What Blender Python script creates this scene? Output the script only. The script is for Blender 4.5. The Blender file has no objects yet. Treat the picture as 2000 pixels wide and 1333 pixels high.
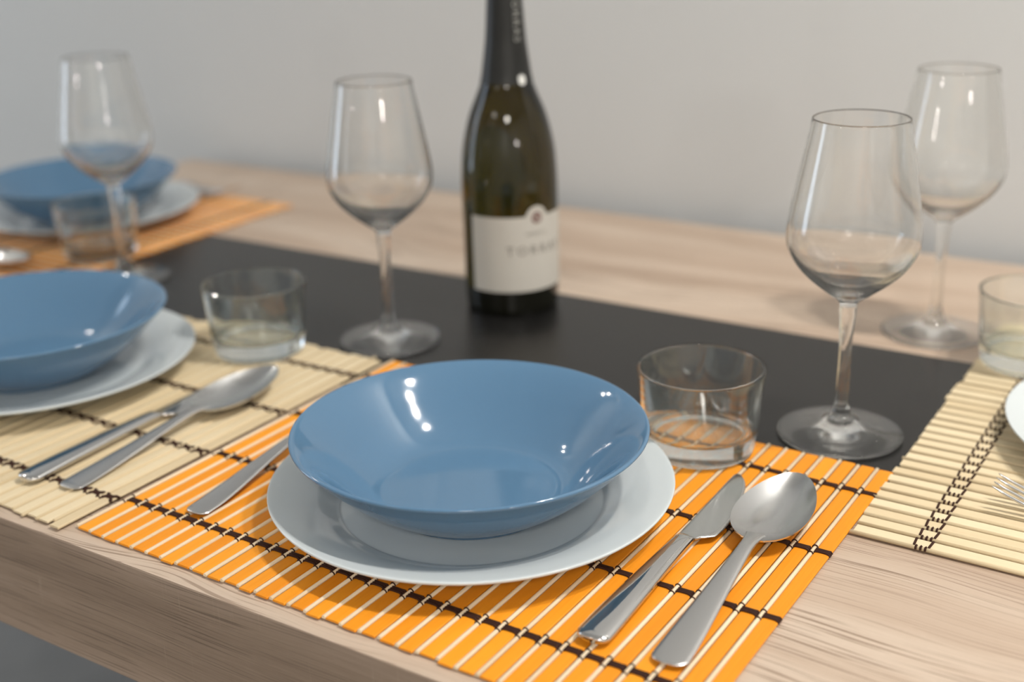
import bpy, bmesh, math, random
from mathutils import Vector, Matrix
random.seed(7)
SC = bpy.context.scene
COL = SC.collection
Z0 = 0.75                    # height of the table top above the floor
PI = math.pi

# ------------------------------------------------------------------ camera
cam_d = bpy.data.cameras.new('camera')
cam = bpy.data.objects.new('camera', cam_d)
COL.objects.link(cam)
F_PX, PITCH, ROLL, YAW = 2429.2, math.radians(20.521), math.radians(-1.657), math.radians(32.922)
fw = Vector((-math.sin(YAW)*math.cos(PITCH), math.cos(YAW)*math.cos(PITCH), -math.sin(PITCH)))
rt = Vector((math.cos(YAW), math.sin(YAW), 0)); up = rt.cross(fw)
r2 = rt*math.cos(ROLL) + up*math.sin(ROLL)
u2 = -rt*math.sin(ROLL) + up*math.cos(ROLL)
cam.matrix_world = Matrix(((r2.x, u2.x, -fw.x, 0), (r2.y, u2.y, -fw.y, -0.4261), (r2.z, u2.z, -fw.z, 0.3852+Z0), (0, 0, 0, 1)))
cam_d.sensor_width = 36; cam_d.lens = F_PX/2000*36
cam_d.clip_start = 0.01
cam_d.dof.use_dof = True
cam_d.dof.focus_distance = 0.74
cam_d.dof.aperture_fstop = 3.4
cam_d.dof.aperture_blades = 0
SC.camera = cam

# ------------------------------------------------------------------ world, lights, exposure
w = bpy.data.worlds.new('daylight'); SC.world = w; w.use_nodes = True
bg = w.node_tree.nodes['Background']
bg.inputs[0].default_value = (0.75, 0.86, 1.0, 1); bg.inputs[1].default_value = 1.0

def area(name, loc, target, size, watts, color, shape='DISK', sy=None):
    l = bpy.data.lights.new(name, 'AREA'); l.energy = watts; l.color = color
    l.shape = shape; l.size = size
    if sy: l.size_y = sy
    o = bpy.data.objects.new(name, l); COL.objects.link(o)
    o.location = loc
    o.rotation_euler = (Vector(target)-Vector(loc)).to_track_quat('-Z', 'Y').to_euler()
    return o
WARM = (1.0, 0.945, 0.88)
for nm, x, y, pw, sz in (('ceiling_spot', 0.35, 0.45, 13, .09), ('ceiling_spot', 0.62, 0.45, 13, .09), ('ceiling_spot', -2.75, 0.40, 2.2, .09),
                         ('ceiling_spot', -2.75, 0.62, 2.2, .09), ('fill_panel', 1.1, -2.3, 31, .6), ('fill_panel', -1.2, -2.5, 6, .6)):  # the two wide panels are unseen fill, added to brighten the back wall
    area(nm, (x, y, 2.585), (x, y, 0), sz, pw, WARM)
area('window_daylight', (-3.12, -0.40, 1.3), (0, -0.2, 1.0), 0.50, 6.5, (0.70, 0.83, 1.0), 'RECTANGLE', 1.6)
area('wall_lamp', (2.22, -1.5, 1.66), (0, 0, 0.9), 0.14, 3.5, WARM)          # the two low lamps that glint in every glass
area('wall_lamp', (-2.3, -3.22, 1.66), (-0.6, 0, 0.9), 0.12, 2.0, WARM)
SC.cycles.max_bounces = 24; SC.cycles.transmission_bounces = 24; SC.cycles.transparent_max_bounces = 24
SC.view_settings.view_transform = 'Standard'; SC.view_settings.look = 'None'
SC.view_settings.gamma = 1.0; SC.view_settings.use_curve_mapping = False
SC.view_settings.exposure = 0.40

# ------------------------------------------------------------------ materials
def mat(name, color=(.8, .8, .8), rough=.5, metal=0., coat=0., spec=.5, ior=1.5):
    m = bpy.data.materials.new(name); m.use_nodes = True
    b = m.node_tree.nodes['Principled BSDF']
    b.inputs['Base Color'].default_value = (*color, 1); b.inputs['Roughness'].default_value = rough
    b.inputs['Metallic'].default_value = metal; b.inputs['IOR'].default_value = ior
    b.inputs['Coat Weight'].default_value = coat; b.inputs['Coat Roughness'].default_value = .03
    b.inputs['Specular IOR Level'].default_value = spec
    return m
class N:
    def __init__(s, m): s.t = m.node_tree; s.b = s.t.nodes['Principled BSDF']
    def n(s, typ, **kw):
        o = s.t.nodes.new(typ)
        for k, v in kw.items():
            if k.startswith('i_'): o.inputs[k[2:].replace('_', ' ')].default_value = v
            else: setattr(o, k, v)
        return o
    def l(s, a, b): s.t.links.new(a, b)
    def coord(s, scale, kind='Object', src=None):
        mp = s.n('ShaderNodeMapping'); mp.inputs['Scale'].default_value = scale
        if src is None: src = s.n('ShaderNodeTexCoord').outputs[kind]
        s.l(src, mp.inputs['Vector']); return mp.outputs['Vector']
    def noise(s, vec, scale=1, detail=3, rough=.55):
        o = s.n('ShaderNodeTexNoise'); o.inputs['Scale'].default_value = scale
        o.inputs['Detail'].default_value = detail; o.inputs['Roughness'].default_value = rough
        s.l(vec, o.inputs['Vector']); return o.outputs['Fac']
    def ramp(s, fac, stops):
        o = s.n('ShaderNodeValToRGB'); e = o.color_ramp.elements
        while len(e) < len(stops): e.new(.5)
        for q, (p, c) in zip(e, stops): q.position = p; q.color = (*c, 1) if len(c) == 3 else c
        s.l(fac, o.inputs['Fac']); return o.outputs['Color']
    def mix(s, fac, a, b, mode='MIX'):
        o = s.n('ShaderNodeMix', data_type='RGBA', blend_type=mode)
        if isinstance(fac, (int, float)): o.inputs[0].default_value = fac
        else: s.l(fac, o.inputs[0])
        for k, v in ((6, a), (7, b)):
            if isinstance(v, tuple): o.inputs[k].default_value = (*v, 1)
            else: s.l(v, o.inputs[k])
        return o.outputs[2]
    def bump(s, h, strength, dist=.001):
        o = s.n('ShaderNodeBump'); o.inputs['Strength'].default_value = strength; o.inputs['Distance'].default_value = dist
        s.l(h, o.inputs['Height']); s.l(o.outputs['Normal'], s.b.inputs['Normal'])

def oak(name, tones, pore, side=False):
    m = mat(name, rough=.42, spec=.35); g = N(m)
    tc = g.n('ShaderNodeTexCoord').outputs['Object']
    # slow wander of the grain direction
    warp = g.n('ShaderNodeTexNoise'); warp.inputs['Scale'].default_value = 1.0; warp.inputs['Detail'].default_value = 1.5
    g.l(g.coord((2.6, 2.4, 4.5), src=tc), warp.inputs['Vector'])
    sub = g.n('ShaderNodeVectorMath', operation='SUBTRACT'); g.l(warp.outputs['Color'], sub.inputs[0]); sub.inputs[1].default_value = (.5, .5, .5)
    mul = g.n('ShaderNodeVectorMath', operation='MULTIPLY'); g.l(sub.outputs[0], mul.inputs[0]); mul.inputs[1].default_value = (0, 0 if side else .19, .035 if side else 0)
    add = g.n('ShaderNodeVectorMath', operation='ADD'); g.l(tc, add.inputs[0]); g.l(mul.outputs[0], add.inputs[1])
    wv = add.outputs[0]
    band = g.noise(g.coord((1.1, 17, 17), src=wv), 1, 4, .6)
    fine = g.noise(g.coord((22, 800, 800), src=wv), 1, 3, .65)
    c = g.ramp(band, [(.30, tones[0]), (.47, tones[1]), (.56, tones[2]), (.72, tones[3])])
    c = g.mix(.22, c, g.ramp(fine, [(.3, tones[0]), (.7, tones[3])]))
    pores = g.noise(g.coord((11, 900, 900) if side else (9, 640, 640), src=wv), 1, 2, .5)
    where = g.noise(g.coord((2.5, 9, 9), src=wv), 1, 2, .5)
    pf = g.ramp(pores, [(.555, (0, 0, 0)), (.62, (1, 1, 1))])
    wf = g.ramp(where, [(.36, (0, 0, 0)), (.58, (1, 1, 1))])
    pw = g.mix(1., pf, wf, 'MULTIPLY')
    c = g.mix(g.mix(1., pw, (.55, .55, .55) if side else (.9, .9, .9), 'MULTIPLY'), c, pore)
    if side:
        saw = g.noise(g.coord((520, 4, 22), src=tc), 1, 2, .5)
        sp = g.noise(g.coord((7, 7, 18), src=tc), 1, 2, .5)
        sf = g.mix(1., g.ramp(saw, [(.62, (0, 0, 0)), (.72, (1, 1, 1))]), g.ramp(sp, [(.5, (0, 0, 0)), (.62, (1, 1, 1))]), 'MULTIPLY')
        c = g.mix(g.mix(1., sf, (.5, .5, .5), 'MULTIPLY'), c, tones[3])
    g.l(c, g.b.inputs['Base Color'])
    g.bump(fine, .12, .0006)
    return m
M = {}
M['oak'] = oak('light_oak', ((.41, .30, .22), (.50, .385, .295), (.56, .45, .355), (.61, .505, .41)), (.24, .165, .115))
M['oak_edge'] = oak('oak_edge', ((.22, .155, .11), (.30, .218, .158), (.36, .265, .20), (.46, .36, .275)), (.11, .078, .056), True)  # saw-marked edge grain; the edge's weaker light is put into its darker tones
def wallmat(name, c, bumpy=.05):
    m = mat(name, c, .85, spec=.2); g = N(m)
    f = g.noise(g.coord((1, 1, 1)), 180, 3)
    g.bump(f, bumpy, .002); return m
M['wall'] = wallmat('wall_paint', (.655, .665, .665))
M['wall_white'] = wallmat('white_wall_paint', (.80, .80, .78))
M['ceil'] = wallmat('ceiling_paint', (.78, .78, .76))
m = mat('floor_grey', (.20, .205, .21), .5); g = N(m)
g.l(g.ramp(g.noise(g.coord((1, 1, 1)), 6, 4), [(.3, (.18, .185, .19)), (.7, (.225, .23, .235))]), g.b.inputs['Base Color']); M['floor'] = m
M['trim'] = mat('white_trim', (.8, .8, .78), .4)
m = mat('runner_black', (.009, .0088, .0085), .27, spec=.36); g = N(m)
g.bump(g.noise(g.coord((1, 1, 1)), 1400, 2), .25, .0004); M['runner'] = m
M['blue'] = mat('blue_glaze', (.098, .20, .325), .07, spec=.6)
M['white'] = mat('white_porcelain', (.62, .67, .685), .07, spec=.5)
M['steel'] = mat('stainless_steel', (.62, .61, .60), .12, metal=1)
m = mat('brushed_steel', (.60, .59, .58), .27, metal=1); M['brushed'] = m
M['satin'] = mat('satin_steel', (.63, .63, .63), .2, metal=1)
m = mat('polished_steel', (.66, .65, .64), .05, metal=1); M['polish'] = m
def slatmat(name, c0, c1, rough=.5, random_amt=.5):
    m = mat(name, rough=rough, spec=.3); g = N(m)
    oi = g.n('ShaderNodeObjectInfo')
    tc = g.n('ShaderNodeTexCoord').outputs['Object']
    off = g.n('ShaderNodeVectorMath', operation='ADD'); g.l(tc, off.inputs[0]); g.l(oi.outputs['Location'], off.inputs[1])
    f = g.noise(g.coord((900, 14, 200), src=off.outputs[0]), 1, 3, .6)
    mm = g.n('ShaderNodeMath', operation='MULTIPLY_ADD'); g.l(oi.outputs['Random'], mm.inputs[0]); mm.inputs[1].default_value = random_amt
    mm2 = g.n('ShaderNodeMath', operation='MULTIPLY'); g.l(f, mm2.inputs[0]); mm2.inputs[1].default_value = 1-random_amt
    g.l(mm2.outputs[0], mm.inputs[2])
    g.l(g.ramp(mm.outputs[0], [(.2, c0), (.8, c1)]), g.b.inputs['Base Color'])
    g.bump(f, .15, .0004)
    return m
M['orange'] = slatmat('orange_bamboo', (.78, .26, .010), (.90, .35, .020))
M['cream'] = slatmat('cream_bamboo', (.76, .60, .40), (.86, .72, .52))
M['beige'] = slatmat('natural_bamboo', (.66, .53, .335), (.78, .66, .45))
M['beige_dark'] = slatmat('natural_bamboo_stick', (.64, .50, .30), (.76, .62, .40))
M['thread'] = mat('brown_thread', (.042, .016, .010), .7, spec=.2)
def glass(name, tint=(1, 1, 1), ior=1.47, thin=0.0):
    """Real refracting glass, blended with a thin-sheet glass (straight through plus Fresnel reflection)."""
    m = bpy.data.materials.new(name); m.use_nodes = True; t = m.node_tree
    t.nodes.clear(); out = t.nodes.new('ShaderNodeOutputMaterial')
    gl = t.nodes.new('ShaderNodeBsdfGlass'); gl.inputs['Color'].default_value = (*tint, 1)
    gl.inputs['IOR'].default_value = ior; gl.inputs['Roughness'].default_value = 0
    tr = t.nodes.new('ShaderNodeBsdfTransparent'); tr.inputs['Color'].default_value = (*tint, 1)
    gs = t.nodes.new('ShaderNodeBsdfGlossy'); gs.inputs['Roughness'].default_value = 0.0
    geo = t.nodes.new('ShaderNodeNewGeometry')
    io = t.nodes.new('ShaderNodeMath'); io.operation = 'MULTIPLY_ADD'; t.links.new(geo.outputs['Backfacing'], io.inputs[0])
    io.inputs[1].default_value = 1/ior-ior; io.inputs[2].default_value = ior
    fr = t.nodes.new('ShaderNodeFresnel'); t.links.new(io.outputs[0], fr.inputs['IOR'])
    sh = t.nodes.new('ShaderNodeMixShader'); t.links.new(fr.outputs[0], sh.inputs[0]); t.links.new(tr.outputs[0], sh.inputs[1]); t.links.new(gs.outputs[0], sh.inputs[2])
    mx = t.nodes.new('ShaderNodeMixShader'); mx.inputs[0].default_value = thin
    t.links.new(gl.outputs[0], mx.inputs[1]); t.links.new(sh.outputs[0], mx.inputs[2]); t.links.new(mx.outputs[0], out.inputs[0])
    return m
M['crystal'] = glass('clear_crystal', (1, 1, .995), 1.48, .1)
M['crystal_solid'] = glass('clear_crystal_solid', (1, 1, .995), 1.48, .1)
M['tumbler'] = glass('clear_tumbler_glass', (.985, 1, .995), 1.47, .1)
M['pane'] = glass('window_glass', (1, 1, 1), 1.45, 1.0)
m = mat('green_bottle_glass', (.055, .047, .004), 0.0, ior=1.48); m.node_tree.nodes['Principled BSDF'].inputs['Transmission Weight'].default_value = 1; M['bottle'] = m
M['bottle_base'] = mat('shaded_bottle_base', (.006, .006, .003), .06, spec=.5)  # near-black colour stands in for the missing light through the bottle bottom
M['foil'] = mat('black_foil', (.012, .012, .011), .38, spec=.4)
M['paper'] = mat('label_paper', (.58, .555, .505), .7, spec=.2)
M['ink'] = mat('grey_ink', (.16, .14, .12), .6)
M['inkred'] = mat('brown_red_ink', (.16, .05, .04), .6)
M['silver'] = mat('silver_ink', (.34, .34, .32), .4)
M['badge'] = mat('badge_white', (.75, .75, .72), .4)

# ------------------------------------------------------------------ helpers
def link_mesh(name, verts, faces, m, parent=None, smooth=True, angle=None):
    me = bpy.data.meshes.new(name); me.from_pydata(verts, [], faces); me.update()
    if m is not None: me.materials.append(m)
    if smooth:
        for p in me.polygons: p.use_smooth = True
        if angle: me.set_sharp_from_angle(angle=math.radians(angle))
    o = bpy.data.objects.new(name, me); COL.objects.link(o)
    if parent: o.parent = parent
    return o
def empty(name, loc, rz=0.):
    o = bpy.data.objects.new(name, None); COL.objects.link(o); o.empty_display_size = .03
    o.location = loc; o.rotation_euler = (0, 0, rz); return o
def tag(o, label, cat, group=None):
    o['label'] = label; o['category'] = cat
    if group: o['group'] = group
    return o
def struct(o): o['kind'] = 'structure'; return o
def copy_tree(o, parent=None):
    c = o.copy(); COL.objects.link(c)
    if parent: c.parent = parent
    for ch in o.children: copy_tree(ch, c)
    return c
def spl(pts, k=6):
    """Catmull-Rom through (r, z) points; a point given as (r, z, 1) is a corner."""
    out = []
    n = len(pts)
    for i in range(n-1):
        p1, p2 = pts[i], pts[i+1]
        p0 = pts[i-1] if i > 0 and len(p1) == 2 else p1
        p3 = pts[i+2] if i+2 < n and len(p2) == 2 else p2
        for j in range(k):
            t = j/k; a = []
            for d in (0, 1):
                a.append(.5*((2*p1[d]) + (-p0[d]+p2[d])*t + (2*p0[d]-5*p1[d]+4*p2[d]-p3[d])*t*t + (-p0[d]+3*p1[d]-3*p2[d]+p3[d])*t**3))
            out.append((max(a[0], 0), a[1]))
    out.append(tuple(pts[-1][:2])); return out
def lathe(name, prof, m, parent=None, n=72, angle=None):
    """Revolve a profile about z; r == 0 ends close with a single vertex."""
    v, f, rings = [], [], []
    for r, z in prof:
        if r < 1e-7: rings.append([len(v)]); v.append((0, 0, z))
        else:
            rings.append(list(range(len(v), len(v)+n)))
            v += [(r*math.cos(2*PI*i/n), r*math.sin(2*PI*i/n), z) for i in range(n)]
    for a, b in zip(rings, rings[1:]):
        if len(a) == 1 and len(b) == 1: continue
        for i in range(n):
            j = (i+1) % n
            if len(a) == 1: f.append((a[0], b[j], b[i]))
            elif len(b) == 1: f.append((a[i], a[j], b[0]))
            else: f.append((a[i], a[j], b[j], b[i]))
    return link_mesh(name, v, f, m, parent, True, angle)
def box(name, lo, hi, m, parent=None, bevel=0, seg=2):
    bm = bmesh.new(); bmesh.ops.create_cube(bm, size=1)
    for q in bm.verts: q.co = Vector([(lo[k]+hi[k])/2+(hi[k]-lo[k])*q.co[k] for k in range(3)])
    if bevel: bmesh.ops.bevel(bm, geom=bm.edges[:], offset=bevel, segments=seg, profile=.5, affect='EDGES')
    me = bpy.data.meshes.new(name); bm.to_mesh(me); bm.free(); me.materials.append(m)
    o = bpy.data.objects.new(name, me); COL.objects.link(o)
    if parent: o.parent = parent
    return o
def tube_into(v, f, pts, r, n=5):
    """Sweep a small round section along pts (open ends)."""
    base = len(v); P = [Vector(p) for p in pts]
    for i, p in enumerate(P):
        t = (P[min(i+1, len(P)-1)]-P[max(i-1, 0)]).normalized()
        a = t.cross(Vector((0, 0, 1)))
        if a.length < 1e-4: a = t.cross(Vector((0, 1, 0)))
        a.normalize(); b = a.cross(t)
        for k in range(n):
            an = 2*PI*k/n; v.append(tuple(p+a*r*math.cos(an)+b*r*math.sin(an)))
    for i in range(len(P)-1):
        for k in range(n):
            j = (k+1) % n
            f.append((base+i*n+k, base+i*n+j, base+(i+1)*n+j, base+(i+1)*n+k))

# ------------------------------------------------------------------ room
X0, X1, Y0, Y1, H = -3.2, 2.3, -3.3, 0.90, 2.6
struct(box('floor', (X0-.1, Y0-.1, -.1), (X1+.1, Y1+.1, 0), M['floor']))
struct(box('ceiling', (X0-.1, Y0-.1, H), (X1+.1, Y1+.1, H+.1), M['ceil']))
struct(box('wall_back', (X0-.1, Y1, 0), (X1+.1, Y1+.1, H), M['wall']))
struct(box('wall_front', (X0-.1, Y0-.1, 0), (X1+.1, Y0, H), M['wall_white']))
struct(box('wall_right', (X1, Y0, 0), (X1+.1, Y1, H), M['wall_white']))
def wall_with_hole(name, y0, y1, z0, z1):
    v, f = [], []
    def b(lo, hi):
        k = len(v)
        for x in (lo[0], hi[0]):
            for y in (lo[1], hi[1]):
                for z in (lo[2], hi[2]): v.append((x, y, z))
        for q in ((0, 1, 3, 2), (4, 6, 7, 5), (0, 4, 5, 1), (2, 3, 7, 6), (0, 2, 6, 4), (1, 5, 7, 3)): f.append(tuple(k+i for i in q))
    xa, xb = X0-.1, X0
    b((xa, Y0, 0), (xb, y0, H)); b((xa, y1, 0), (xb, Y1, H)); b((xa, y0, 0), (xb, y1, z0)); b((xa, y0, z1), (xb, y1, H))
    return struct(link_mesh(name, v, f, M['wall_white'], None, False))
WY0, WY1, WZ0, WZ1 = -.80, 0.0, .42, 2.18
wall_with_hole('wall_left', WY0, WY1, WZ0, WZ1)
win = struct(empty('window_1', (X0-.05, (WY0+WY1)/2, WZ0)))
hw, hh = (WY1-WY0)/2, WZ1-WZ0
for lo, hi in (((-.04, -hw, 0), (.04, -hw+.06, hh)), ((-.04, hw-.06, 0), (.04, hw, hh)), ((-.04, -hw+.06, 0), (.04, hw-.06, .06)),
               ((-.04, -hw+.06, hh-.06), (.04, hw-.06, hh)), ((-.03, -.03, .06), (.03, .03, hh-.06))):
    box('window_frame', lo, hi, M['trim'], win, .004)
for s in (-1, 1):
    ya, yb = sorted((s*.03, s*(hw-.06)))
    box('window_pane', (-.004, ya, .06), (.004, yb, hh-.06), M['pane'], win)
struct(box('baseboard_back', (X0, Y1-.014, 0), (X1, Y1, .08), M['trim'], None, .003))

# ------------------------------------------------------------------ table
TX0, TX1, TY1, TH = -1.40, 0.20, .868, .088
table = tag(empty('dining_table', ((TX0+TX1)/2, TY1/2, 0)), 'light oak dining table with a thick edge, set for a meal against the wall', 'table')
def local(o, root): o.location = o.location - root.location; return o
top = box('table_top', (TX0, 0, Z0-TH), (TX1, TY1, Z0), M['oak'], None, .0012)
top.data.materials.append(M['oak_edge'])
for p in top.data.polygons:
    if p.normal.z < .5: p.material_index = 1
top.parent = table; local(top, table)
for x in (TX0+.06, TX1-.06):
    for y in (.06, TY1-.06):
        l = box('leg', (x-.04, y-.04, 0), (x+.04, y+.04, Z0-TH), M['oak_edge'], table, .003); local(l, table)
RUN = .0008
runner = box('table_runner', (-1.34, .285, Z0), (.06, .5705, Z0+RUN), M['runner'], None, .0003, 1)
tag(runner, 'smooth black runner laid along the middle of the oak table', 'table runner')

# ------------------------------------------------------------------ placemats of slats, sticks and thread
PER, NS, LEN = .01295, 33, .330
SW, SH, KW, KH = .0093, .0013, .0027, .0022
def slat_mesh(name, w_, h_, ln, m, rounded):
    v, f = [], []
    if rounded: sec = [(math.cos(a)*w_/2, max(0, h_*.35+math.sin(a)*h_*.65)) for a in [PI*(-.15+1.3*i/6) for i in range(7)]]
    else: sec = [(w_/2, 0), (w_/2, h_*.65), (w_/2-.0006, h_), (0, h_*1.07), (-w_/2+.0006, h_), (-w_/2, h_*.65), (-w_/2, 0)]
    for y in (-ln/2, ln/2): v += [(x, y, z) for x, z in sec]
    n = len(sec)
    for i in range(n): f.append((i, (i+1) % n, n+(i+1) % n, n+i))
    f.append(tuple(range(n-1, -1, -1))); f.append(tuple(range(n, 2*n)))
    me = bpy.data.meshes.new(name); me.from_pydata(v, [], f); me.materials.append(m)
    if rounded:
        for p in me.polygons: p.use_smooth = len(p.vertices) == 4
    me.update(); return me
ME = {}
for k, a, b in (('orange', 'orange', 'cream'), ('beige', 'beige', 'beige_dark')):
    ME[k] = ([slat_mesh('slat', SW+d, SH, LEN, M[a], False) for d in (-.0003, 0, .0003)], slat_mesh('stick', KW, KH, LEN, M[b], True))
def placemat(name, label, kind, style, cx, cy, rz, rows, wav=.0006, lift=None):
    """Local x runs across the slats, local y along them."""
    root = tag(empty(name, (cx, cy, Z0+.0010), rz), label, 'placemat')
    W = NS*PER
    sl, st = ME[kind]
    for i in range(NS):
        x = -W/2 + i*PER
        for nm, me, dx in (('stick', st, KW/2+.0002), ('slat', random.choice(sl), KW+.0004+SW/2)):
            o = bpy.data.objects.new(nm, me); COL.objects.link(o); o.parent = root
            zz = random.uniform(0, .00015) + (lift(x+dx) if lift else 0)
            o.location = (x+dx+random.uniform(-.0001, .0001), random.gauss(0, wav), zz)
            o.rotation_euler = (0, random.gauss(0, .012) if nm == 'slat' else 0, random.gauss(0, .0007))
    for yv in rows:
        v, f = [], []
        T = .00042
        for i in range(NS):
            x = -W/2 + i*PER; a = x+KW+.0003; b = a+SW; zt = SH*1.07+T*.75
            lf = lift(x) if lift else 0
            if style == 'band':
                for s, q in ((-1, -.0014), (0, 0), (1, .0014)):
                    tube_into(v, f, [(a-.0003, yv+s*.0021, .0004+lf), (a+.0004, yv+s*.0019, zt+lf), (a+.002, yv+q, zt+.0002+lf), (b-.002, yv+q, zt+.0002+lf), (b-.0004, yv+s*.0019, zt+lf), (b+.0003, yv+s*.0021, .0004+lf)], .00082)
                ring = (-.0042, .0042)
            elif style == 'star':
                for s in (-1, 1):
                    tube_into(v, f, [(a-.0002, yv+s*.0040, .0004+lf), (a+.0006, yv+s*.0026, zt+lf), (a+.0022, yv+s*.0007, zt+.0002+lf), (b-.0022, yv+s*.0007, zt+.0002+lf), (b-.0006, yv+s*.0026, zt+lf), (b+.0002, yv+s*.0040, .0004+lf)], .0013)
                ring = (-.0043,)
            else:
                for s in (-1, 1):
                    for e in (0,):
                        tube_into(v, f, [(a-.0003, yv+s*.0042, .0004+lf), (a+.0006, yv+s*.0044, zt+lf), (b-.0006, yv+s*.0050, zt+lf), (b+.0003, yv+s*.0046, .0004+lf)], .0008)
                ring = (-.0030, -.0002, .0026)
            for q in ring:
                c = x+KW/2+.0002; tr = .00052 if style != 'box' else .0007
                tube_into(v, f, [(c+(KW/2+.0003)*math.cos(t), yv+q, max(.0003, KH*.3+(KH*.7+.00035)*math.sin(t))+lf) for t in [PI*k/6 for k in range(7)]], tr, 4)
        link_mesh('stitching', v, f, M['thread'], root)
    return root
WM = NS*PER
rows4 = [-.122, -.0405, .0405, .1265]
placemat('placemat', 'orange slatted bamboo placemat with cream sticks under the nearest blue bowl', 'orange', 'band', -.4085, .1775, math.radians(-.4), rows4)
def lift_l(x):                  # the right end of the natural mat curls up a little
    return .0012*max(0, (x-.12)/.093)**2
placemat('placemat', 'natural beige bamboo placemat with brown star stitching, left of the front orange mat', 'beige', 'star', -.6265-WM/2, .1750, math.radians(-.5), rows4, .0012, lift_l)
placemat('placemat', 'orange placemat at the far left end of the table, under the farthest blue bowl', 'orange', 'band', -1.0645-LEN/2, .716-WM/2, PI/2, [-.128, -.0405, .0405, .122])
placemat('placemat', 'natural beige bamboo placemat with brown box stitching at the right edge', 'beige', 'box', -.1945+LEN/2, .2485+WM/2, PI/2, [-.122, -.0405, .0405, .122], .0008)
ZM = Z0+.0041                 # top of the sticks: what crockery and cutlery rest on

# ------------------------------------------------------------------ crockery
plate_prof = spl([(0, .0018), (.060, .0018), (.078, .0018), (.082, 0), (.0855, 0), (.089, .0034), (.100, .0085), (.115, .0133), (.126, .0165), (.1295, .0181),
                  (.1300, .0196), (.1288, .0200), (.124, .0190), (.112, .0160), (.100, .0118), (.091, .0072), (.086, .0048), (.080, .0041), (.040, .0040), (0, .0040)], 4)
bowl_prof = spl([(0, .003), (.046, .003), (.0495, .0022), (.051, 0), (.0552, 0), (.0572, .0022), (.064, .0062), (.075, .0135), (.087, .0230), (.098, .0335), (.1065, .0425), (.1118, .0480),
                 (.1137, .0502), (.1132, .0516), (.1112, .0514), (.105, .0470), (.096, .0385), (.085, .0272), (.075, .0180), (.067, .0122), (.061, .0095), (.054, .0082), (.030, .0080), (0, .0080)], 4)
WELL = .0041
def plate(x, y, label):
    o = lathe('dinner_plate', plate_prof, M['white'], None, 128); o.location = (x, y, ZM); return tag(o, label, 'plate')
def bowl(x, y, label):
    o = lathe('soup_bowl', bowl_prof, M['blue'], None, 128); o.location = (x, y, ZM+WELL); return tag(o, label, 'bowl')
p1 = plate(-.4151, .1626, 'white dinner plate under the nearest blue bowl, on the front orange mat')
b1 = bowl(-.4151, .1626, 'glossy blue bowl nearest the camera, on the front white plate')
def dup(o, x, y, z, label, rz=None, group=None):
    c = copy_tree(o); c.location = (x, y, z); c['label'] = label
    if rz is not None: c.rotation_euler = (0, 0, rz)
    return c
dup(p1, -.862, .174, ZM, 'white dinner plate under the left blue bowl, on the beige mat at the left edge')
dup(b1, -.867, .174, ZM+WELL, 'blue bowl at the left edge, on the plate on the left beige mat')
dup(p1, -1.237, .545, ZM, 'white dinner plate under the farthest blue bowl, on the far orange mat')
dup(b1, -1.244, .543, ZM+WELL, 'farthest blue bowl, at the table corner behind a wine glass')
dup(p1, -.018, .463, ZM, 'empty white plate cut off by the right edge, on the right beige mat')

# ------------------------------------------------------------------ glasses
def wine_glass(x, y, z, label):
    root = tag(empty('wine_glass', (x, y, z)), label, 'wine glass', None)
    outer = [(.0058, .0935), (.0062, .0990), (.0085, .1025), (.0175, .1092), (.0290, .1185), (.0385, .1290), (.0441, .1400), (.0452, .1490), (.0446, .1580), (.0428, .1700), (.0400, .1850), (.0365, .2040), (.0338, .2180), (.0322, .2277)]
    inner = [(.0312, .2282), (.0328, .2180), (.0355, .2040), (.0390, .1850), (.0418, .1700), (.0436, .1580), (.0441, .1490), (.0429, .1405), (.0368, .1300), (.0265, .1200), (.0150, .1130), (.0060, .1100), (0, .1094)]
    lathe('bowl', spl(outer+[(.0317, .2283)]+inner, 5), M['crystal'], root, 96)
    lathe('stem', spl([(.0066, .0190), (.0053, .0230), (.0046, .0330), (.0044, .0560), (.0047, .0760), (.0058, .0935)], 5), M['crystal_solid'], root, 48)
    lathe('foot', spl([(0, .0006), (.020, .0004), (.038, 0), (.0426, .0001), (.0443, .0014), (.0438, .0028), (.0415, .0032), (.034, .0040), (.024, .0060), (.014, .0090), (.0086, .0135), (.0066, .0190)], 5), M['crystal_solid'], root, 96)
    return root
ZR = Z0+RUN+.0001
g1 = wine_glass(-.2467, .3865, ZR, 'clear wine glass in sharp focus standing on the black runner behind the spoon')
dup(g1, -.6553, .3870, ZR, 'clear wine glass on the runner left of the wine bottle')
dup(g1, -1.0140, .4014, ZR, 'clear wine glass at the far left, in front of the farthest bowl')
dup(g1, -.2440, .6300, Z0+.0001, 'faint blurred wine glass on bare wood at the right, behind the sharp one')
tum_prof = spl([(0, .0022), (.030, .0018), (.0345, 0), (.0372, .0004), (.0384, .0030), (.0402, .0150), (.0425, .0400), (.0443, .0590), (.0442, .0604), (.0430, .0609), (.0419, .0602), (.0418, .0590),
                (.0400, .0400), (.0384, .0230), (.0372, .0172), (.0340, .0146), (.026, .0140), (0, .0138)], 5)
t1 = lathe('tumbler', tum_prof, M['tumbler'], None, 96); t1.location = (-.323, .3115, ZM)
tag(t1, 'low clear glass tumbler beside the nearest blue bowl, on the front orange mat', 'glass')
dup(t1, -.7376, .3085, ZM, 'low clear tumbler on the left beige mat, behind the left spoon')
dup(t1, -1.100, .4424, ZM, 'low clear tumbler on the far orange mat, behind the left wine glass stem')
dup(t1, -.1560, .5850, ZM, 'low clear tumbler cut off by the right edge, on the right beige mat')

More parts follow.
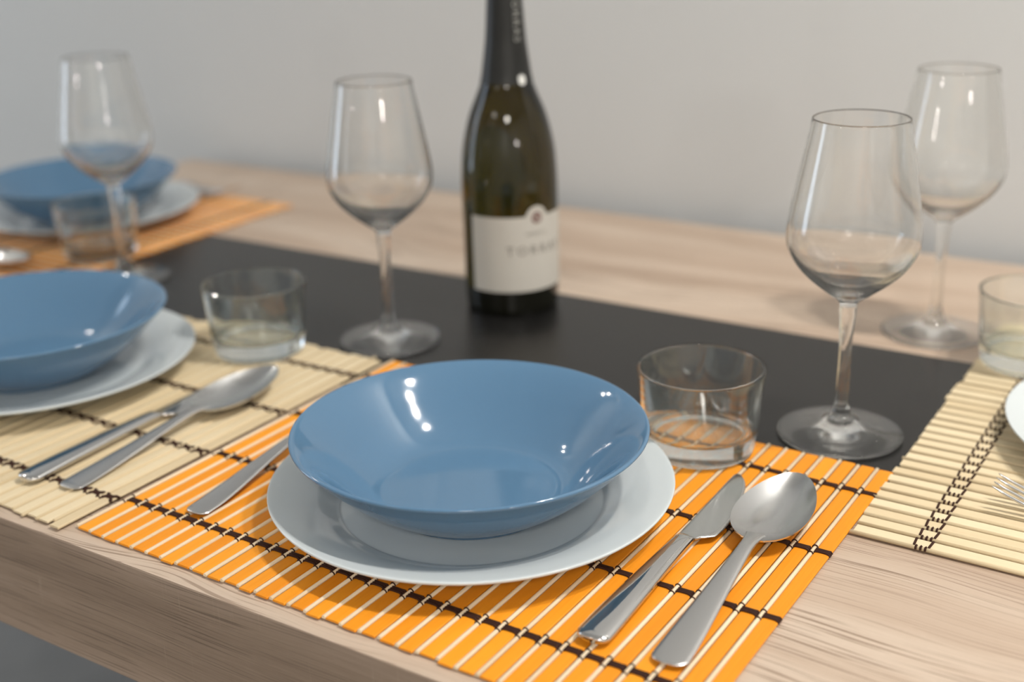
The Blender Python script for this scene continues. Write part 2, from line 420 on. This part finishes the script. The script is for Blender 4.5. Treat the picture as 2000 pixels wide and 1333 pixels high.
# ------------------------------------------------------------------ wine bottle
BX, BY = -.6145, .5265
bt = tag(empty('wine_bottle', (BX, BY, ZR)), 'dark green wine bottle with a white label standing on the black runner', 'bottle')
body = spl([(0, .004), (.020, .0035), (.036, .0008), (.0405, 0), (.0428, .0020), (.0438, .0080), (.0443, .0300), (.0446, .0700), (.0448, .1000), (.0446, .1240), (.0428, .1490), (.0392, .1680), (.0344, .1845), (.0285, .1985), (.0243, .2090)], 5)
shoulder = spl([(.0243, .2090), (.0222, .2180), (.0195, .2370), (.0178, .2510), (.0158, .2800), (.0150, .2960), (0.0150, .3000), (0, .3000)], 4)
full = body+shoulder[1:]
cut = next(i for i, q in enumerate(full) if q[1] > .0215 and i > 5)
lathe('glass_body', [(0, full[cut][1]+.0004)]+[(full[cut][0], full[cut][1])]+full[cut+1:], M['bottle'], bt, 96, 50)
lathe('base', full[:cut+1]+[(0, full[cut][1])], M['bottle_base'], bt, 96, 50)           # thick bottom of the bottle; blocked back light put into its dark colour
cap = [(r+.00035, z) for r, z in spl([(.0238, .2107), (.0222, .2180), (.0195, .2370), (.0178, .2510), (.0158, .2800), (.0150, .2960), (.0152, .3000)], 4)]
lathe('foil_capsule', cap+[(.0160, .3003), (.0160, .3100), (.0145, .3120), (0, .3120)], M['foil'], bt, 64)
def body_r(z):
    pr = full
    for (ra, za), (rb, zb) in zip(pr, pr[1:]):
        if za <= z <= zb and zb > za: return ra+(rb-ra)*(z-za)/(zb-za)
    return .0150
# direction from the bottle to the camera, turned 31 degrees to the camera's right
az0 = math.atan2(-.4261-BY, 0-BX) + math.radians(31)
def on_bottle(th, z, lift):
    r = body_r(z)+lift; return (r*math.cos(az0+th), r*math.sin(az0+th), z)
v, f = [], []
HA = math.radians(82); NA, NZ = 96, 10
for i in range(NA+1):
    th = -HA+2*HA*i/NA
    s = th*.0448
    crest = .0950
    if abs(s-.0005) < .0108: crest = max(crest, .0935+math.sqrt(max(0, .0108**2-(s-.0005)**2)))
    for j in range(NZ+1):
        z = .0240+(crest-.0240)*j/NZ; v.append(on_bottle(th, z, .0004))
for i in range(NA):
    for j in range(NZ):
        a = i*(NZ+1)+j; f.append((a, a+NZ+1, a+NZ+2, a+1))
label = link_mesh('paper_label', v, f, M['paper'], bt)
def text_on(word, size, z, parent, m, vertical=False, th0=0, lift=.0006, name='lettering', spacing=1.15, radius=None):
    cu = bpy.data.curves.new('lettering', 'FONT'); cu.body = word; cu.size = size; cu.align_x = 'CENTER'; cu.align_y = 'CENTER'
    cu.space_character = spacing; cu.resolution_u = 3
    to = bpy.data.objects.new('lettering', cu); COL.objects.link(to)
    dg = bpy.context.evaluated_depsgraph_get(); me = bpy.data.meshes.new_from_object(to.evaluated_get(dg))
    bpy.data.objects.remove(to)
    bm = bmesh.new(); bm.from_mesh(me)
    bmesh.ops.subdivide_edges(bm, edges=[e for e in bm.edges if e.calc_length() > .002], cuts=2)
    for q in bm.verts:
        x, y = q.co.x, q.co.y
        if vertical: x, y = y, -x
        zz = z+y; rr = radius or body_r(zz)
        q.co = Vector(on_bottle(th0+x/rr, zz, lift))
    bm.to_mesh(me); bm.free(); me.materials.clear(); me.materials.append(m)
    o = bpy.data.objects.new(name, me); COL.objects.link(o); o.parent = parent; return o
text_on('TORRAS', .0118, .0630, label, M['ink'], spacing=1.45)
text_on('PROSECCO', .0038, .0785, label, M['ink'], spacing=1.1)
v, f = [], []                                  # round emblem: a ring with a small shield inside
for i in range(40):
    t = 2*PI*i/40
    for r in (.0029, .0052): v.append(on_bottle((.0005+r*math.cos(t))/.0448, .0935+r*math.sin(t), .0007))
for i in range(40):
    a, b = 2*i, 2*((i+1) % 40); f.append((a, a+1, b+1, b))
k = len(v)
for sx, sy in ((-.0014, .0016), (.0014, .0016), (.0014, -.0003), (0, -.0021), (-.0014, -.0003)): v.append(on_bottle((.0005+sx)/.0448, .0935+sy, .0007))
f.append(tuple(range(k, k+5)))
link_mesh('emblem', v, f, M['inkred'], label, False)
text_on('TORRAS', .0092, .2685, bt, M['silver'], True, math.radians(3), .0008, spacing=1.35)
v, f = [], []                                  # white shield badge low on the capsule
outl = [(-.0034, .0032), (-.0012, .0036), (0, .0050), (.0012, .0036), (.0034, .0032), (.0034, -.0022), (.0018, -.0040), (0, -.0046), (-.0018, -.0040), (-.0034, -.0022)]
v = [on_bottle(math.radians(4), .2145, .0012)]+[on_bottle(math.radians(4)+sx/.0235, .2145+sy, .0010) for sx, sy in outl]
f = [(0, 1+i, 1+(i+1) % len(outl)) for i in range(len(outl))]
link_mesh('neck_badge', v, f, M['badge'], bt)

# ------------------------------------------------------------------ cutlery (local +y runs from the handle end to the tip)
def loft(name, stations, m, parent, n=16, expo=.75):
    """stations: (y, x left, x right, z middle, half height)"""
    v, f = [], []
    for y, xl, xr, zc, hh in stations:
        for k in range(n):
            t = 2*PI*k/n; c, s = math.cos(t), math.sin(t)
            v.append(((xl+xr)/2+(xr-xl)/2*math.copysign(abs(c)**.8, c), y, zc+hh*math.copysign(abs(s)**expo, s)))
    L = len(stations)
    for i in range(L-1):
        for k in range(n):
            j = (k+1) % n; f.append((i*n+k, i*n+j, (i+1)*n+j, (i+1)*n+k))
    f.append(tuple(range(n-1, -1, -1))); f.append(tuple(range((L-1)*n, L*n)))
    return link_mesh(name, v, f, m, parent, True, 55)
def smooth_st(st, k=5):
    out = []
    for i in range(len(st)-1):
        p1, p2 = st[i], st[i+1]; p0 = st[i-1] if i else p1; p3 = st[i+2] if i+2 < len(st) else p2
        for j in range(k):
            t = j/k
            out.append(tuple(.5*((2*b)+(-a+c)*t+(2*a-5*b+4*c-d)*t*t+(-a+3*b-3*c+d)*t**3) for a, b, c, d in zip(p0, p1, p2, p3)))
    out.append(st[-1]); return out
def round_end(w_, z, h_, k=5):
    """Stations that round off a handle end of width w_ (from y = 0)."""
    o = []
    for i in range(k+1):
        a = PI/2*i/k; wf = max(.12, math.sin(a)**.72)
        o.append((w_*.36*(1-math.cos(a)), -w_/2*wf, w_/2*wf, z, h_*(.35+.65*math.sin(a)**.6)))
    return o
def knife(x, y, rz, label, z=ZM):
    root = tag(empty('table_knife', (x, y, z), rz), label, 'knife')
    st = round_end(.0200, .0030, .0028)+[(.022, -.0098, .0098, .0033, .0031), (.050, -.0088, .0088, .0036, .0034), (.085, -.0074, .0072, .0037, .0035), (.110, -.0064, .0062, .0036, .0033), (.120, -.0062, .0060, .0034, .0030), (.1235, -.0060, .0060, .0030, .0020)]
    loft('handle', smooth_st(st, 4), M['polish'], root)
    bl = [(.1235, -.0060, .0060, .0030, .0017), (.127, -.0061, .0080, .0029, .0011), (.1305, -.0062, .0120, .0029, .0009), (.134, -.0062, .0148, .0029, .00085), (.145, -.0063, .0160, .0029, .0008), (.162, -.0065, .0152, .0029, .0008),
          (.182, -.0068, .0120, .0029, .0008), (.200, -.0070, .0072, .0029, .0007), (.209, -.0070, .0036, .0029, .0007), (.215, -.0068, -.0005, .0029, .0006), (.2175, -.0060, -.0030, .0029, .0005)]
    loft('blade', smooth_st(bl, 4), M['steel'], root, 16, .5)
    return root
def spoon(x, y, rz, label, z=ZM):
    root = tag(empty('soup_spoon', (x, y, z), rz), label, 'spoon')
    st = round_end(.0205, .0014, .0011)+[(.020, -.0100, .0100, .0020, .0012), (.040, -.0089, .0089, .0034, .0013), (.070, -.0070, .0070, .0060, .0015), (.100, -.0053, .0053, .0088, .0018), (.116, -.0046, .0046, .0100, .0020), (.126, -.0050, .0050, .0102, .0016), (.1335, -.0062, .0062, .0100, .0010)]
    loft('handle', smooth_st(st, 4), M['brushed'], root)
    # oval dish, wider towards the handle, with a little thickness
    L0, L1, Wd, NU, NV = .127, .2150, .0232, 26, 16
    def dish(u, s, off):
        t = -math.cos(PI*u); yy = L0+(L1-L0)*(t+1)/2
        wv = Wd*math.sqrt(max(0, 1-t*t))*(1-.17*t-.02*t*t)
        rr = min(1, math.sqrt(t*t+(s*s)*(1-t*t)))
        zr = .0096+.0046*(t*.5+.5)
        return (wv*s, yy, zr-.0098*(1-rr**2.3)*(1-.12*t)-off)
    v, f = [], []
    for off in (0, .0011):
        for i in range(NU+1):
            for j in range(NV+1): v.append(dish(i/NU*.98+.01, -1+2*j/NV, off))
    nn = (NU+1)*(NV+1)
    for i in range(NU):
        for j in range(NV):
            a = i*(NV+1)+j; q = (a, a+1, a+NV+2, a+NV+1); f.append(q); f.append(tuple(nn+k for k in reversed(q)))
    for i in range(NU):
        for j, rev in ((0, 0), (NV, 1)):
            a = i*(NV+1)+j; b = a+NV+1; q = (a, b, nn+b, nn+a); f.append(q if not rev else q[::-1])
    for j in range(NV):
        for i, rev in ((0, 1), (NU, 0)):
            a = i*(NV+1)+j; q = (a, a+1, nn+a+1, nn+a); f.append(q if rev else q[::-1])
    o = link_mesh('bowl', v, f, M['satin'], root, True, 60)
    return root
def fork(x, y, rz, label, z=ZM):
    root = tag(empty('dinner_fork', (x, y, z), rz), label, 'fork')
    st = round_end(.0182, .0016, .0012)+[(.020, -.0092, .0092, .0022, .0013), (.040, -.0083, .0083, .0042, .0014), (.070, -.0064, .0064, .0078, .0016), (.100, -.0048, .0048, .0108, .0019), (.120, -.0040, .0040, .0112, .0022), (.130, -.0045, .0045, .0096, .0018)]
    loft('handle', smooth_st(st, 4), M['brushed'], root)
    loft('head', smooth_st([(.130, -.0045, .0045, .0096, .0018), (.136, -.0085, .0085, .0076, .0012), (.144, -.0112, .0112, .0056, .0010), (.154, -.0118, .0118, .0046, .0010), (.157, -.0118, .0118, .0046, .0009)], 4), M['steel'], root)
    for k in range(4):
        c = -.0098+k*.00653
        s = [(.155, c-.0020, c+.0020, .0046, .0010), (.170, c-.0017, c+.0017, .0055, .0010), (.185, c-.0015, c+.0015, .0086, .0010), (.198, c-.0012, c+.0012, .0130, .0009), (.205, c-.0008, c+.0008, .0160, .0006), (.207, c-.0003, c+.0003, .0169, .0003)]
        loft('tine', smooth_st(s, 3), M['polish'], root, 8)
    return root
fork(-.5635, .060, math.radians(3.2), 'steel fork handle left of the front plate, on the orange mat')
knife(-.2730, .0615, math.radians(.6), 'steel table knife right of the front plate, between plate and spoon')
spoon(-.2300, .0645, math.radians(2.2), 'steel soup spoon right of the knife, on the front orange mat')
knife(-.7005, .035, math.radians(1.2), 'steel table knife right of the left plate, on the beige mat')
spoon(-.6670, .043, math.radians(1.6), 'steel soup spoon in front of the left tumbler, on the left beige mat')
fork(-1.352, .702, math.radians(-90), 'dark blurred steel fork beyond the farthest plate, on the far orange mat')
knife(-1.385, .398, math.radians(-90), 'blurred steel knife at the left edge, on the far orange mat beside the plate')
spoon(-1.335, .360, math.radians(-90), 'blurred steel spoon tip at the left edge, behind the left blue bowl')
fork(.080, .3245, math.radians(90), 'steel fork with shiny tines at the right edge, on the right beige mat')
